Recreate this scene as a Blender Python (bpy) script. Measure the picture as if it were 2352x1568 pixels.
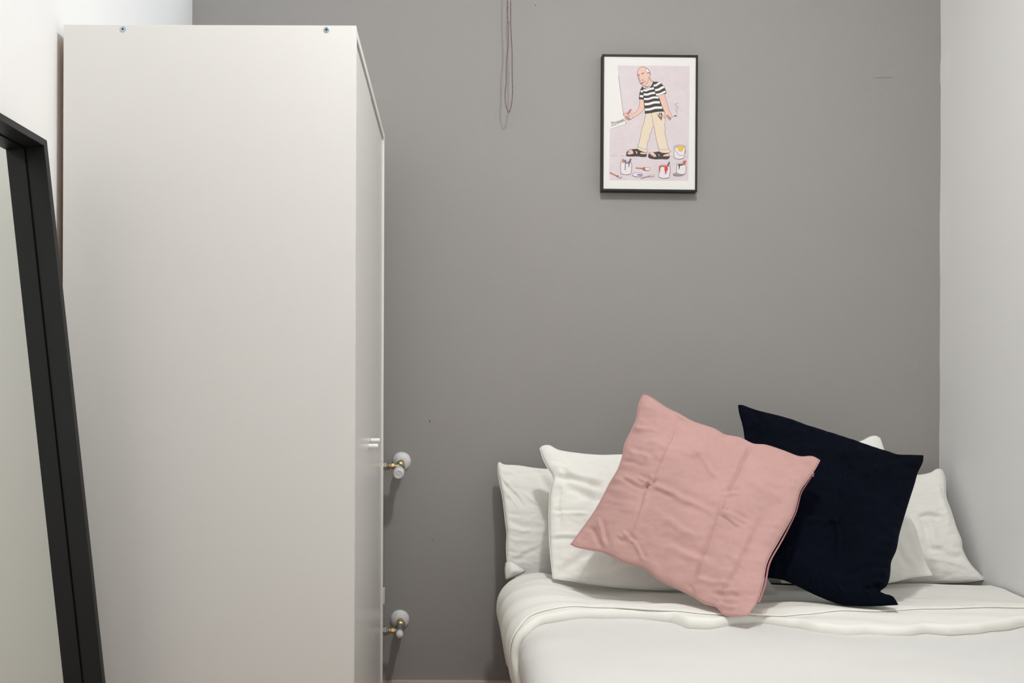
import bpy, bmesh, math, random
from mathutils import Vector, Matrix, noise

# ------------------------------------------------------------------ camera, light, exposure
for o in list(bpy.data.objects):
    bpy.data.objects.remove(o, do_unlink=True)
SC = bpy.context.scene
COL = SC.collection

F = 2000.0                    # focal length in pixels of the 2352 px wide frame
VX, VY = 1031.0, 870.0        # where the room's depth lines meet
ROLL = math.radians(0.2)
EYE = 1.0
WALL_Y = 2.685                # grey wall
LEFT_X = -0.795
RIGHT_X = 1.515
CEIL = 2.75
BACK_Y = -1.6

cam_d = bpy.data.cameras.new('camera')
cam = bpy.data.objects.new('camera', cam_d)
COL.objects.link(cam)
cam.location = (0, 0, EYE)
cam.rotation_euler = (math.pi / 2, -ROLL, 0)
cam_d.sensor_fit = 'HORIZONTAL'
cam_d.sensor_width = 36.0
cam_d.lens = 36.0 * F / 2352.0
cam_d.shift_x = (1176 - VX) / 2352.0
cam_d.shift_y = (VY - 784) / 2352.0
cam_d.clip_start = 0.02
SC.camera = cam

SC.view_settings.view_transform = 'Standard'
SC.view_settings.look = 'None'
SC.view_settings.exposure = 0.0
SC.view_settings.gamma = 1.0
SC.view_settings.use_curve_mapping = False

world = bpy.data.worlds.new('room_world')
SC.world = world
world.use_nodes = True
world.node_tree.nodes['Background'].inputs[0].default_value = (0.8, 0.88, 1.0, 1)
world.node_tree.nodes['Background'].inputs[1].default_value = 0.6


def area_light(name, loc, rot, size, power, color, size_y=None, shape='RECTANGLE'):
    d = bpy.data.lights.new(name, 'AREA')
    d.shape = shape
    d.size = size
    if size_y is not None:
        d.size_y = size_y
    d.energy = power
    d.color = color
    o = bpy.data.objects.new(name, d)
    o.location = loc
    o.rotation_euler = rot
    COL.objects.link(o)
    return o


# ceiling lamp over the bed (its fixture is built further down)
LAMP = (0.42, 1.18, 2.70)
_d = bpy.data.lights.new('ceiling_lamp_light', 'POINT')
_d.energy = 16.5
_d.color = (1.0, 0.998, 1.0)
_d.shadow_soft_size = 0.06
_o = bpy.data.objects.new('ceiling_lamp_light', _d)
_o.location = (LAMP[0], LAMP[1], LAMP[2] - 0.16)
COL.objects.link(_o)
area_light('ceiling_lamp_disc', (LAMP[0], LAMP[1], LAMP[2] - 0.035), (0, 0, 0), 0.15, 16, (1.0, 0.998, 1.0), shape='DISK')
# daylight through the high window in the grey wall, above the frame of the picture
WIN = (-0.62, 0.10, 2.24, 2.60)
area_light('window_light', ((WIN[0] + WIN[1]) / 2, WALL_Y - 0.012, (WIN[2] + WIN[3]) / 2), (math.radians(-80), 0, 0), WIN[1] - WIN[0], 2.3,
           (0.66, 0.83, 1.0), WIN[3] - WIN[2] - 0.04)
# fill light added behind the camera, set in the open doorway
area_light('rear_fill_light', (0.35, BACK_Y + 0.05, 1.25), (math.radians(90), 0, 0), 0.9, 6, (1.0, 0.97, 0.94), 2.0)


# ------------------------------------------------------------------ helpers
def P(px, py, Y):
    """point at depth Y that the photograph shows at pixel (px, py)"""
    dx, dy = px - VX, py - VY
    k = F / Y
    return Vector(((dx + ROLL * dy) / k, Y, EYE + (ROLL * dx - dy) / k))


def to_px(v):
    k = F / v.y
    X, Z = v.x, v.z - EYE
    return (VX + k * (X + ROLL * Z), VY + k * (ROLL * X - Z))


def lin(c):
    def f(x):
        x /= 255.0
        return x / 12.92 if x <= 0.04045 else ((x + 0.055) / 1.055) ** 2.4
    return (f(c[0]), f(c[1]), f(c[2]), 1.0)


def mat(name, col, rough=0.5, metal=0.0, bump=0.0, bscale=200.0, var=0.0, vscale=3.0, sheen=0.0,
        sheen_rough=0.4, sheen_tint=(1, 1, 1, 1), spec=0.5, coat=0.0, anis=(1, 1, 1), emit=None):
    m = bpy.data.materials.new(name)
    m.use_nodes = True
    nt = m.node_tree
    b = nt.nodes['Principled BSDF']
    c = lin(col)
    b.inputs['Base Color'].default_value = c
    b.inputs['Roughness'].default_value = rough
    b.inputs['Metallic'].default_value = metal
    b.inputs['Specular IOR Level'].default_value = spec
    b.inputs['Coat Weight'].default_value = coat
    if sheen:
        b.inputs['Sheen Weight'].default_value = sheen
        b.inputs['Sheen Roughness'].default_value = sheen_rough
        b.inputs['Sheen Tint'].default_value = sheen_tint
    tc = nt.nodes.new('ShaderNodeTexCoord')
    mp = nt.nodes.new('ShaderNodeMapping')
    mp.inputs['Scale'].default_value = anis
    nt.links.new(tc.outputs['Object'], mp.inputs['Vector'])
    if var:
        n = nt.nodes.new('ShaderNodeTexNoise')
        n.inputs['Scale'].default_value = vscale
        n.inputs['Detail'].default_value = 5
        nt.links.new(mp.outputs[0], n.inputs['Vector'])
        r = nt.nodes.new('ShaderNodeMapRange')
        r.inputs['From Min'].default_value = 0.3
        r.inputs['From Max'].default_value = 0.7
        r.inputs['To Min'].default_value = 1 - var
        r.inputs['To Max'].default_value = 1 + var
        nt.links.new(n.outputs['Fac'], r.inputs['Value'])
        mx = nt.nodes.new('ShaderNodeVectorMath')
        mx.operation = 'SCALE'
        mx.inputs[0].default_value = c[:3]
        nt.links.new(r.outputs[0], mx.inputs['Scale'])
        nt.links.new(mx.outputs[0], b.inputs['Base Color'])
    if bump:
        n2 = nt.nodes.new('ShaderNodeTexNoise')
        n2.inputs['Scale'].default_value = bscale
        n2.inputs['Detail'].default_value = 3
        nt.links.new(mp.outputs[0], n2.inputs['Vector'])
        bp = nt.nodes.new('ShaderNodeBump')
        bp.inputs['Strength'].default_value = bump
        bp.inputs['Distance'].default_value = 0.001
        nt.links.new(n2.outputs['Fac'], bp.inputs['Height'])
        nt.links.new(bp.outputs[0], b.inputs['Normal'])
    if emit:
        b.inputs['Emission Color'].default_value = (*emit[:3], 1)
        b.inputs['Emission Strength'].default_value = emit[3]
    return m


M = {
    'grey_paint': mat('grey_wall_paint', (160, 157, 154), 0.75, bump=0.35, bscale=260, var=0.012, vscale=2.0, spec=0.25),
    'white_paint': mat('white_wall_paint', (239, 238, 236), 0.7, bump=0.25, bscale=220, spec=0.3),
    'ceiling': mat('ceiling_paint', (240, 240, 238), 0.8),
    'floor': mat('wood_floor', (176, 148, 124), 0.45, var=0.12, vscale=6, anis=(1, 9, 1)),
    'baseboard': mat('baseboard_wood', (205, 188, 172), 0.5),
    'melamine': mat('white_melamine', (236, 235, 231), 0.42, bump=0.05, bscale=400, var=0.006, vscale=2),
    'door_foil': mat('door_foil', (232, 231, 226), 0.27, bump=0.03, bscale=300),
    'hardboard': mat('brown_hardboard', (216, 145, 88), 0.7, var=0.08, vscale=40),
    'knob': mat('white_plastic_knob', (246, 245, 240), 0.3),
    'screw': mat('zinc_screw', (190, 205, 212), 0.3, metal=0.8),
    'screw_dark': mat('screw_recess', (40, 62, 78), 0.5, metal=0.5),
    'black_frame': mat('black_frame_foil', (20, 20, 21), 0.45, bump=0.1, bscale=300, spec=0.4),
    'picture_frame': mat('picture_frame_black', (42, 40, 39), 0.5, bump=0.1, bscale=400, spec=0.3),
    'cotton': mat('white_cotton', (247, 246, 239), 0.85, bump=0.25, bscale=700, spec=0.15),
    'cotton_cool': mat('white_cotton_cool', (228, 227, 223), 0.85, bump=0.25, bscale=700, spec=0.15),
    'mattress': mat('mattress_ticking', (225, 222, 216), 0.9),
    'bed_base': mat('bed_base_fabric', (120, 112, 108), 0.9, bump=0.3, bscale=500),
    'pink': mat('pink_velvet', (204, 163, 157), 0.8, bump=0.35, bscale=500, var=0.05, vscale=9, sheen=0.42,
                sheen_rough=0.35, sheen_tint=(1.0, 0.87, 0.86, 1), spec=0.15),
    'navy': mat('navy_velvet', (2, 6, 19), 0.9, bump=0.3, bscale=500, var=0.3, vscale=9, sheen=0.014,
                sheen_rough=0.4, sheen_tint=(0.25, 0.42, 0.9, 1), spec=0.1),
    'brass': mat('aged_brass', (190, 168, 132), 0.36, metal=0.85, var=0.22, vscale=60),
    'steel': mat('zinc_steel', (170, 178, 180), 0.3, metal=0.85),
    'white_valve': mat('white_valve_plastic', (228, 228, 228), 0.5, bump=0.6, bscale=180, var=0.06, vscale=90),
    'radiator': mat('radiator_enamel', (236, 234, 228), 0.35),
    'bead': mat('bead_chain_brown', (126, 104, 102), 0.4),
    'lamp': mat('lamp_diffuser', (250, 248, 240), 0.5, emit=(1.0, 0.96, 0.9, 1.5)),
    'steel_trim': mat('lamp_trim', (210, 210, 210), 0.4, metal=0.6),
    'mark': mat('wall_mark', (112, 106, 103), 0.9),
    'hole': mat('nail_hole', (70, 66, 64), 0.9),
}
# true mirror
mm = bpy.data.materials.new('mirror_silver')
mm.use_nodes = True
_b = mm.node_tree.nodes['Principled BSDF']
_b.inputs['Base Color'].default_value = (0.86, 0.885, 0.84, 1)
_b.inputs['Metallic'].default_value = 1.0
_b.inputs['Roughness'].default_value = 0.015
M['mirror'] = mm
# window glass
gm = bpy.data.materials.new('window_glass')
gm.use_nodes = True
_b = gm.node_tree.nodes['Principled BSDF']
_b.inputs['Base Color'].default_value = (0.9, 0.95, 0.95, 1)
_b.inputs['Roughness'].default_value = 0.02
_b.inputs['Transmission Weight'].default_value = 1.0
_b.inputs['IOR'].default_value = 1.1
M['glass'] = gm


def link(name, me, parent=None):
    o = bpy.data.objects.new(name, me)
    COL.objects.link(o)
    if parent is not None:
        o.parent = parent
        o.matrix_parent_inverse = Matrix.Translation(-parent.location) if parent.type == 'EMPTY' and parent.rotation_euler.x == 0 else Matrix()
    return o


def from_bm(name, bm, m, parent=None, smooth=False):
    me = bpy.data.meshes.new(name)
    bmesh.ops.recalc_face_normals(bm, faces=bm.faces)
    bm.to_mesh(me)
    bm.free()
    me.materials.append(m)
    if smooth:
        me.shade_smooth()
    return link(name, me, parent)


def from_py(name, vs, fs, m, parent=None, smooth=True):
    me = bpy.data.meshes.new(name)
    me.from_pydata([tuple(v) for v in vs], [], fs)
    me.materials.append(m)
    if smooth:
        me.shade_smooth()
    me.update()
    return link(name, me, parent)


def thing(name, label, cat, loc=(0, 0, 0), group=None):
    o = bpy.data.objects.new(name, None)
    o.empty_display_size = 0.05
    COL.objects.link(o)
    o.location = loc
    tag(o, label, cat, group)
    return o


def tag(o, label, cat, group=None):
    o['label'] = label
    o['category'] = cat
    if group:
        o['group'] = group
    return o


def structure(o):
    o['kind'] = 'structure'
    return o


def add_box(bm, a, b, bevel=0.0, segs=2):
    a, b = Vector(a), Vector(b)
    lo = Vector((min(a.x, b.x), min(a.y, b.y), min(a.z, b.z)))
    hi = Vector((max(a.x, b.x), max(a.y, b.y), max(a.z, b.z)))
    r = bmesh.ops.create_cube(bm, size=1.0)
    vs = r['verts']
    for v in vs:
        v.co = Vector((lo[i] + (v.co[i] + 0.5) * (hi[i] - lo[i]) for i in range(3)))
    if bevel:
        es = list({e for v in vs for e in v.link_edges})
        bmesh.ops.bevel(bm, geom=es, offset=bevel, segments=segs, profile=0.7, affect='EDGES')


def box(name, a, b, m, parent=None, bevel=0.0, segs=2):
    bm = bmesh.new()
    add_box(bm, a, b, bevel, segs)
    return from_bm(name, bm, m, parent)


def lathe(name, profile, origin, axis, m, parent=None, n=32, sides_flat=False, jitter=0.0):
    """profile: (distance along axis, radius)"""
    axis = Vector(axis).normalized()
    ref = Vector((0, 0, 1)) if abs(axis.z) < 0.9 else Vector((1, 0, 0))
    u = axis.cross(ref).normalized()
    w = axis.cross(u)
    vs, fs = [], []
    o = Vector(origin)
    for k, (t, r) in enumerate(profile):
        for i in range(n):
            a = 2 * math.pi * i / n
            rr = r * (1 + jitter * noise.noise(Vector((math.cos(a) * 2, math.sin(a) * 2, t * 80 + 3))))
            vs.append(o + axis * t + (u * math.cos(a) + w * math.sin(a)) * rr)
    for k in range(len(profile) - 1):
        for i in range(n):
            j = (i + 1) % n
            fs.append((k * n + i, k * n + j, (k + 1) * n + j, (k + 1) * n + i))
    fs.append(tuple(range(n))[::-1])
    fs.append(tuple((len(profile) - 1) * n + i for i in range(n)))
    bm = bmesh.new()
    bv = [bm.verts.new(v) for v in vs]
    for f in fs:
        bm.faces.new([bv[i] for i in f])
    ob = from_bm(name, bm, m, parent, smooth=not sides_flat)
    if not sides_flat:
        for p in ob.data.polygons:
            p.use_smooth = True
        ob.data.set_sharp_from_angle(angle=math.radians(40))
    return ob


def sstep(a, b, x):
    t = max(0.0, min(1.0, (x - a) / (b - a)))
    return t * t * (3 - 2 * t)


def interp(pts, x):
    if x <= pts[0][0]:
        return pts[0][1]
    for (x0, y0), (x1, y1) in zip(pts, pts[1:]):
        if x <= x1:
            t = (x - x0) / (x1 - x0)
            t = t * t * (3 - 2 * t) * 0.5 + t * 0.5
            return y0 + (y1 - y0) * t
    return pts[-1][1]


# ------------------------------------------------------------------ the room
def wall_grid(name, o, du, dv, nu, nv, m, jit=None):
    vs, fs = [], []
    for j in range(nv + 1):
        for i in range(nu + 1):
            p = Vector(o) + Vector(du) * (i / nu) + Vector(dv) * (j / nv)
            if jit:
                p += jit(i, j)
            vs.append(p)
    for j in range(nv):
        for i in range(nu):
            a = j * (nu + 1) + i
            fs.append((a, a + 1, a + nu + 2, a + nu + 1))
    return from_py(name, vs, fs, m, smooth=False)


T = 0.12
bm = bmesh.new()
add_box(bm, (LEFT_X - T, WALL_Y, 0), (RIGHT_X + T, WALL_Y + T, WIN[2]))
add_box(bm, (LEFT_X - T, WALL_Y, WIN[2]), (WIN[0], WALL_Y + T, CEIL))
add_box(bm, (WIN[1], WALL_Y, WIN[2]), (RIGHT_X + T, WALL_Y + T, CEIL))
add_box(bm, (WIN[0], WALL_Y, WIN[3]), (WIN[1], WALL_Y + T, CEIL))
wb = structure(from_bm('wall_back', bm, M['grey_paint']))
bm = bmesh.new()
wy0, wy1 = WALL_Y + 0.04, WALL_Y + 0.09
for a, b in (((WIN[0], WIN[2]), (WIN[0] + .04, WIN[3])), ((WIN[1] - .04, WIN[2]), (WIN[1], WIN[3])), ((WIN[0], WIN[2]), (WIN[1], WIN[2] + .04)),
             ((WIN[0], WIN[3] - .04), (WIN[1], WIN[3]))):
    add_box(bm, (a[0], wy0, a[1]), (b[0], wy1, b[1]))
win = structure(from_bm('window_1', bm, M['white_paint']))
box('pane', (WIN[0] + .03, wy0 + .02, WIN[2] + .03), (WIN[1] - .03, wy0 + .025, WIN[3] - .03), M['glass'], win)
structure(box('wall_left', (LEFT_X - T, BACK_Y, 0), (LEFT_X, WALL_Y, CEIL), M['white_paint']))
# the right wall meets the grey paint in a slightly uneven line
rv, rf = [], []
NZ = 120
for j in range(NZ + 1):
    z = CEIL * j / NZ
    wob = 0.0022 * noise.noise(Vector((0.3, 1.7, z * 5.0))) + 0.0010 * noise.noise(Vector((5.3, 1.7, z * 22.0)))
    if abs(z - 1.95) < 0.035:
        wob -= 0.0022
    for q in ((RIGHT_X + T, WALL_Y, z), (RIGHT_X - 0.0015 + wob, WALL_Y, z), (RIGHT_X, WALL_Y - 0.05, z), (RIGHT_X, BACK_Y, z), (RIGHT_X + T, BACK_Y, z)):
        rv.append(q)
for j in range(NZ):
    for i in range(5):
        k = (i + 1) % 5
        rf.append((j * 5 + i, j * 5 + k, (j + 1) * 5 + k, (j + 1) * 5 + i))
rf.append((0, 1, 2, 3, 4))
rf.append(tuple(NZ * 5 + i for i in (4, 3, 2, 1, 0)))
structure(from_py('wall_right', rv, rf, M['white_paint'], smooth=False))
structure(box('floor', (LEFT_X - T, BACK_Y - T, -0.08), (RIGHT_X + T, WALL_Y + T, 0), M['floor']))
structure(box('ceiling', (LEFT_X - T, BACK_Y - T, CEIL), (RIGHT_X + T, WALL_Y + T, CEIL + 0.08), M['ceiling']))
# front wall with the doorway, behind the camera
dx0, dx1, dz1 = -0.12, 0.82, 2.3
bm = bmesh.new()
add_box(bm, (LEFT_X - T, BACK_Y - T, 0), (dx0, BACK_Y, CEIL))
add_box(bm, (dx1, BACK_Y - T, 0), (RIGHT_X + T, BACK_Y, CEIL))
add_box(bm, (dx0, BACK_Y - T, dz1), (dx1, BACK_Y, CEIL))
structure(from_bm('wall_front', bm, M['white_paint']))

# baseboards
BB = 0.073
structure(box('baseboard_back', (LEFT_X, WALL_Y - 0.014, 0), (RIGHT_X, WALL_Y, BB), M['baseboard'], bevel=0.003))
structure(box('baseboard_left', (LEFT_X, BACK_Y, 0), (LEFT_X + 0.014, WALL_Y - 0.014, BB), M['baseboard'], bevel=0.003))
structure(box('baseboard_right', (RIGHT_X - 0.014, BACK_Y, 0), (RIGHT_X, WALL_Y - 0.014, BB), M['baseboard'], bevel=0.003))


def ribbon(pts, w, bmv, Y, m_i=0, taper=False):
    """flat strip through pts (photo pixels), w in pixels"""
    n = len(pts)
    L, R = [], []
    for i in range(n):
        a = Vector(pts[max(0, i - 1)])
        b = Vector(pts[min(n - 1, i + 1)])
        d = (b - a).normalized()
        nn = Vector((-d.y, d.x))
        ww = w / 2
        if taper and i in (0, n - 1):
            ww *= 0.35
        c = Vector(pts[i])
        L.append(c + nn * ww)
        R.append(c - nn * ww)
    for i in range(n - 1):
        q = [L[i], L[i + 1], R[i + 1], R[i]]
        vv = [bmv.verts.new(P(p.x, p.y, Y)) for p in q]
        f = bmv.faces.new(vv)
        f.material_index = m_i


# small marks in the grey wall's paint
bm = bmesh.new()
ribbon([(2006, 179.5), (2018, 178.5), (2030, 178.8), (2040, 177.5), (2052, 178)], 0.9, bm, WALL_Y - 0.0004, taper=True)
from_bm('scratch', bm, M['mark'], wb)
for k, (x, y, r) in enumerate([(1230, 12, 1.3), (987, 967, 1.6), (994, 1240, 1.0)]):
    lathe('nail_hole', [(0, r / 745.0), (0.0005, r / 900.0)], P(x, y, WALL_Y - 0.0001), (0, -1, 0), M['hole'], wb, n=10)

# ------------------------------------------------------------------ ceiling lamps (out of the frame)
for k, (L_, lab) in enumerate(((LAMP, 'round flush ceiling lamp above the bed'),)):
    t = thing('ceiling_lamp', lab, 'lamp', (L_[0], L_[1], CEIL))
    lathe('rim', [(0.0, 0.11), (0.03, 0.11), (0.034, 0.1), (0.0341, 0.0)], (L_[0], L_[1], CEIL), (0, 0, -1), M['steel_trim'], t)
    lathe('diffuser', [(0.034, 0.095), (0.05, 0.09), (0.058, 0.06), (0.06, 0.02)], (L_[0], L_[1], CEIL), (0, 0, -1), M['lamp'], t)

# ------------------------------------------------------------------ wardrobe
SN = 1140.0
YN = F / SN                       # near side panel
YF = YN + 0.78
c = P(146, 56, YN)
WX0 = c.x                          # back edge (at the left wall)
WTOP = P(482, 57.5, YN).z
WX1 = P(818, 58, YN).x             # front edge of side panels
WH = WTOP
wd = thing('wardrobe', 'tall white two-door wardrobe seen from its side, with its back to the left wall', 'wardrobe',
           ((WX0 + WX1) / 2, (YN + YF) / 2, 0))
pt = 0.016
INS = 0.0045
box('side_panel', (WX0, YN, 0), (WX1, YN + pt, WH), M['melamine'], wd, bevel=0.0007)
box('side_panel', (WX0, YF - pt, 0), (WX1, YF, WH), M['melamine'], wd, bevel=0.0007)
box('top_panel', (WX0, YN + pt, WH - pt), (WX1 - 0.0005, YF - pt, WH), M['melamine'], wd)
box('bottom_panel', (WX0, YN + pt, 0.06), (WX1 - 0.024, YF - pt, 0.076), M['melamine'], wd)
box('plinth', (WX1 - 0.04, YN + pt, 0), (WX1 - 0.026, YF - pt, 0.06), M['melamine'], wd)
box('back_panel', (WX0 + 0.0005, YN + pt, 0.01), (WX0 + 0.004, YF - pt, WH - pt), M['hardboard'], wd)
ymid = (YN + YF) / 2
for k, (y0, y1, dz) in enumerate(((YN + pt + 0.002, ymid - 0.0015, 0.0), (ymid + 0.0015, YF - pt - 0.002, 0.0015))):
    d = box('door', (WX1 - INS - 0.016, y0, 0.062), (WX1 - INS - (0.0008 if k else 0), y1, WH - pt - 0.004 - dz), M['door_foil'], wd, bevel=0.0008)
    ky = (ymid - 0.030) if k == 0 else (ymid + 0.022)
    kz = (P(850, 1024, ky).z, P(858, 1011, ky).z)[k]
    lathe('knob', [(0, 0.0052), (0.002, 0.0052), (0.021, 0.0056), (0.0225, 0.005), (0.0226, 0.0)],
          (WX1 - INS, ky, kz), (1, 0, 0), M['knob'], d, n=28)
for x, y in ((282, 67), (750, 68.5)):
    s = lathe('screw', [(0, 0.0062), (0.0006, 0.0060), (0.0010, 0.0052), (0.0011, 0.003)], P(x, y, YN), (0, -1, 0), M['screw'], wd, n=28)
    lathe('recess', [(0.0008, 0.0026), (0.0014, 0.0022)], P(x, y, YN), (0, -1, 0), M['screw_dark'], s, n=6, sides_flat=True)

# ------------------------------------------------------------------ leaning floor mirror
YM = 1.625
ftop = P(108, 322, YM)                       # far upper outer front corner
lean = math.atan2(P(108, 322, YM).x - P(243, 1568, YM).x, P(108, 322, YM).z - P(243, 1568, YM).z)   # negative: top is further left
MH = ftop.z / math.cos(lean)
fbot = Vector((ftop.x - math.tan(lean) * ftop.z, YM, 0))
up = Vector((math.sin(lean), 0, math.cos(lean)))
out = Vector((math.cos(lean), 0, -math.sin(lean)))
fbot = ftop - up * MH
MW = 0.65
mir = thing('floor_mirror', 'tall floor mirror in deep black frame leaning on the left wall', 'mirror', (fbot.x, YM - MW / 2, 0))


def mp_(w, h, d):                            # w from the far edge towards the camera, h up, d behind the front face
    return fbot + Vector((0, -w, 0)) + up * h - out * d


LIP, DEP, BK = 0.014, 0.036, 0.043


def frame_member(name, A, B, C, D):
    """mitred member; A,B outer ends, C,D inner ends (w,h)"""
    vs = []
    for d in (0, BK):
        for w, h in (A, B, D, C):
            vs.append(mp_(w, h, d))
    bm = bmesh.new()
    bv = [bm.verts.new(v) for v in vs]
    for f in ((0, 1, 2, 3), (7, 6, 5, 4), (0, 4, 5, 1), (1, 5, 6, 2), (2, 6, 7, 3), (3, 7, 4, 0)):
        bm.faces.new([bv[i] for i in f])
    bmesh.ops.bevel(bm, geom=list(bm.edges), offset=0.0007, segments=1, affect='EDGES')
    return from_bm(name, bm, M['black_frame'], mir)


frame_member('stile', (0, 0), (0, MH), (LIP, LIP), (LIP, MH - LIP))
frame_member('stile', (MW, 0), (MW, MH), (MW - LIP, LIP), (MW - LIP, MH - LIP))
frame_member('rail', (0, MH), (MW, MH), (LIP, MH - LIP), (MW - LIP, MH - LIP))
frame_member('rail', (0, 0), (MW, 0), (LIP, LIP), (MW - LIP, LIP))
q = [(LIP - .004, LIP - .004), (MW - LIP + .004, LIP - .004), (MW - LIP + .004, MH - LIP + .004), (LIP - .004, MH - LIP + .004)]
vs = [mp_(w, h, DEP) for w, h in q] + [mp_(w, h, DEP + 0.004) for w, h in q]
from_py('mirror_glass', vs, [(0, 1, 2, 3), (7, 6, 5, 4), (0, 4, 5, 1), (1, 5, 6, 2), (2, 6, 7, 3), (3, 7, 4, 0)], M['mirror'], mir, smooth=False)

# thin dark joint where the frame meets the glass
blk = mat('black_joint', (6, 6, 6), 0.9, spec=0.1)
for nm, (wa, ha), (wb_, hb) in (('joint', (LIP, LIP), (LIP + .0016, MH - LIP)), ('joint', (MW - LIP - .0016, LIP), (MW - LIP, MH - LIP)),
                                ('joint', (LIP, MH - LIP - .0016), (MW - LIP, MH - LIP)), ('joint', (LIP, LIP), (MW - LIP, LIP + .0016))):
    vs = [mp_(w, h, d) for d in (DEP - 0.0012, DEP) for w, h in ((wa, ha), (wb_, ha), (wb_, hb), (wa, hb))]
    from_py(nm, vs, [(0, 1, 2, 3), (7, 6, 5, 4), (0, 4, 5, 1), (1, 5, 6, 2), (2, 6, 7, 3), (3, 7, 4, 0)], blk, mir, smooth=False)

# ------------------------------------------------------------------ radiator and its two valves
YR = 2.60
rad = thing('radiator', 'white ribbed radiator hidden behind the wardrobe, with brass fittings', 'radiator', (-0.45, YR, 0.2))
RX1 = P(879.5, 1300, YR).x
rz0, rz1 = 0.205, 0.765
for k in range(7):
    x1 = RX1 - k * 0.08
    bm = bmesh.new()
    add_box(bm, (x1 - 0.078, YR - 0.048, rz0 + .02), (x1 - 0.072 + 0.07, YR - 0.042, rz1 - .01), 0.002)
    add_box(bm, (x1 - 0.045, YR - 0.042, rz0 + .03), (x1 - 0.033, YR + 0.038, rz1 - .03), 0.002)
    add_box(bm, (x1 - 0.070, YR + 0.034, rz0 + .03), (x1 - 0.008, YR + 0.038, rz1 - .03), 0.001)
    add_box(bm, (x1 - 0.079, YR - 0.024, rz0), (x1, YR + 0.024, rz0 + .06), 0.006)
    add_box(bm, (x1 - 0.079, YR - 0.024, rz1 - .06), (x1, YR + 0.024, rz1), 0.006)
    from_bm('section', bm, M['radiator'], rad)
# a small moulded lug on the end section
a, b = P(879, 1350, YR), P(883, 1385, YR)
box('lug', (RX1 - 0.004, YR - 0.012, b.z), (b.x + 0.0008, YR + 0.012, a.z), M['radiator'], rad, bevel=0.002)
for x in (-0.66, -0.30):
    box('wall_bracket', (x - 0.012, YR + 0.02, 0.6), (x + 0.012, WALL_Y, 0.63), M['radiator'], rad)


def valve(label, ros, ring, link_y, knob_c, knob_r, knob_len, egg, zl):
    v = thing('radiator_valve', label, 'valve', P(ros[0], ros[1], WALL_Y), 'radiator valves on the grey wall')
    w0 = P(ros[0], ros[1], WALL_Y)
    Yk = 2.565
    k1 = P(knob_c[0], knob_c[1], Yk)
    r0 = P(ring[0], ring[1], 2.635)
    # rosette, a shallow dome
    R = ros[2] / 745.0
    pr = [(0, R), (0.002, R), (0.006, R * 0.93), (0.011, R * 0.75), (0.015, R * 0.5), (0.0165, R * 0.36)]
    lathe('rosette', pr, w0, (0, -1, 0), M['white_valve'], v, n=40, jitter=0.03)
    # small paint runs around the pipe collar
    ax = (r0 - w0)
    lathe('pipe', [(0, 0.0105), (ax.length + .01, 0.0105)], w0, ax, M['brass'], v, n=24)
    d = (k1 - r0).normalized()
    lathe('union_nut', [(-0.016, 0.0125), (-0.014, 0.0142), (-0.004, 0.0142), (-0.002, 0.0128), (0.001, 0.0128), (0.003, 0.0105)],
          r0, d, M['brass'], v, n=8, sides_flat=True)
    lathe('collar', [(0.001, 0.0135), (0.0025, 0.0142), (0.005, 0.0142), (0.0065, 0.0125), (0.009, 0.0098)], r0, d, M['brass'], v, n=28)
    L = (k1 - r0).length
    lathe('valve_body', [(0.004, 0.0098), (L * 0.45, 0.0098), (L * 0.5, 0.0115), (L * 0.62, 0.0115), (L - knob_len, 0.0085)], r0, d, M['steel'], v, n=24)
    kr = knob_r / (F / Yk)
    if egg:
        pr = [(0, kr * .85), (knob_len * .3, kr), (knob_len * .7, kr), (knob_len * .9, kr * .82), (knob_len * 1.05, kr * .5), (knob_len * 1.1, kr * .15)]
    else:
        pr = [(0, kr * 0.92), (0.002, kr), (knob_len * .8, kr), (knob_len * .92, kr * .96), (knob_len * .98, kr * .86), (knob_len, kr * .8), (knob_len - .001, kr * .76)]
    kb = k1 - d * knob_len
    kn = lathe('knob', pr, kb, d, M['white_valve'], v, n=32, jitter=0.015)
    if not egg:
        for q in range(16):   # grip ribs
            a_ = 2 * math.pi * q / 16
            ref = Vector((0, 0, 1))
            uu = d.cross(ref).normalized()
            ww = d.cross(uu)
            c0 = kb + (uu * math.cos(a_) + ww * math.sin(a_)) * (kr * 0.99)
            lathe('rib', [(0.003, 0.0009), (knob_len * 0.85, 0.0009)], c0, d, M['white_valve'], kn, n=6)
    # branch to the radiator
    by = P(900, link_y, YR)
    x_v = r0.x
    bz = by.z
    lathe('branch_pipe', [(0, 0.0068), (x_v - RX1 + 0.002, 0.0068)], (x_v, YR, bz), (-1, 0, 0), M['brass'], v, n=20)
    xa = P(907, link_y, YR).x
    lathe('branch_nut', [(0, 0.0072), (0.0012, 0.0096), (0.0095, 0.0096), (0.011, 0.0086)], (xa, YR, bz), (-1, 0, 0), M['brass'], v, n=6, sides_flat=True)
    xb = P(896.5, link_y, YR).x
    lathe('tail_ring', [(0, 0.0088), (0.002, 0.0108), (0.0035, 0.0108), (0.005, 0.0088), (0.007, 0.0108), (0.0085, 0.0108)], (xb, YR, bz), (-1, 0, 0), M['brass'], v, n=24)
    xc = P(889, link_y, YR).x
    lathe('reducer_nut', [(0, zl * .85), (0.0018, zl), (0.006, zl), (0.0075, zl * .92), (xc - RX1 + 0.0004, zl * .92)], (xc, YR, bz), (-1, 0, 0), M['steel'], v, n=6, sides_flat=True)
    return v


valve('upper radiator valve with fat white round knob and white wall rosette', (922.5, 1059, 21.5), (919, 1070), 1070.5, (915, 1089), 12.0, 0.030, False, 0.0135)
valve('lower radiator valve with small white egg-shaped cap and white wall rosette', (918.5, 1422, 22), (919.5, 1436), 1448, (917.5, 1459), 8.6, 0.020, True, 0.0150)

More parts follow.
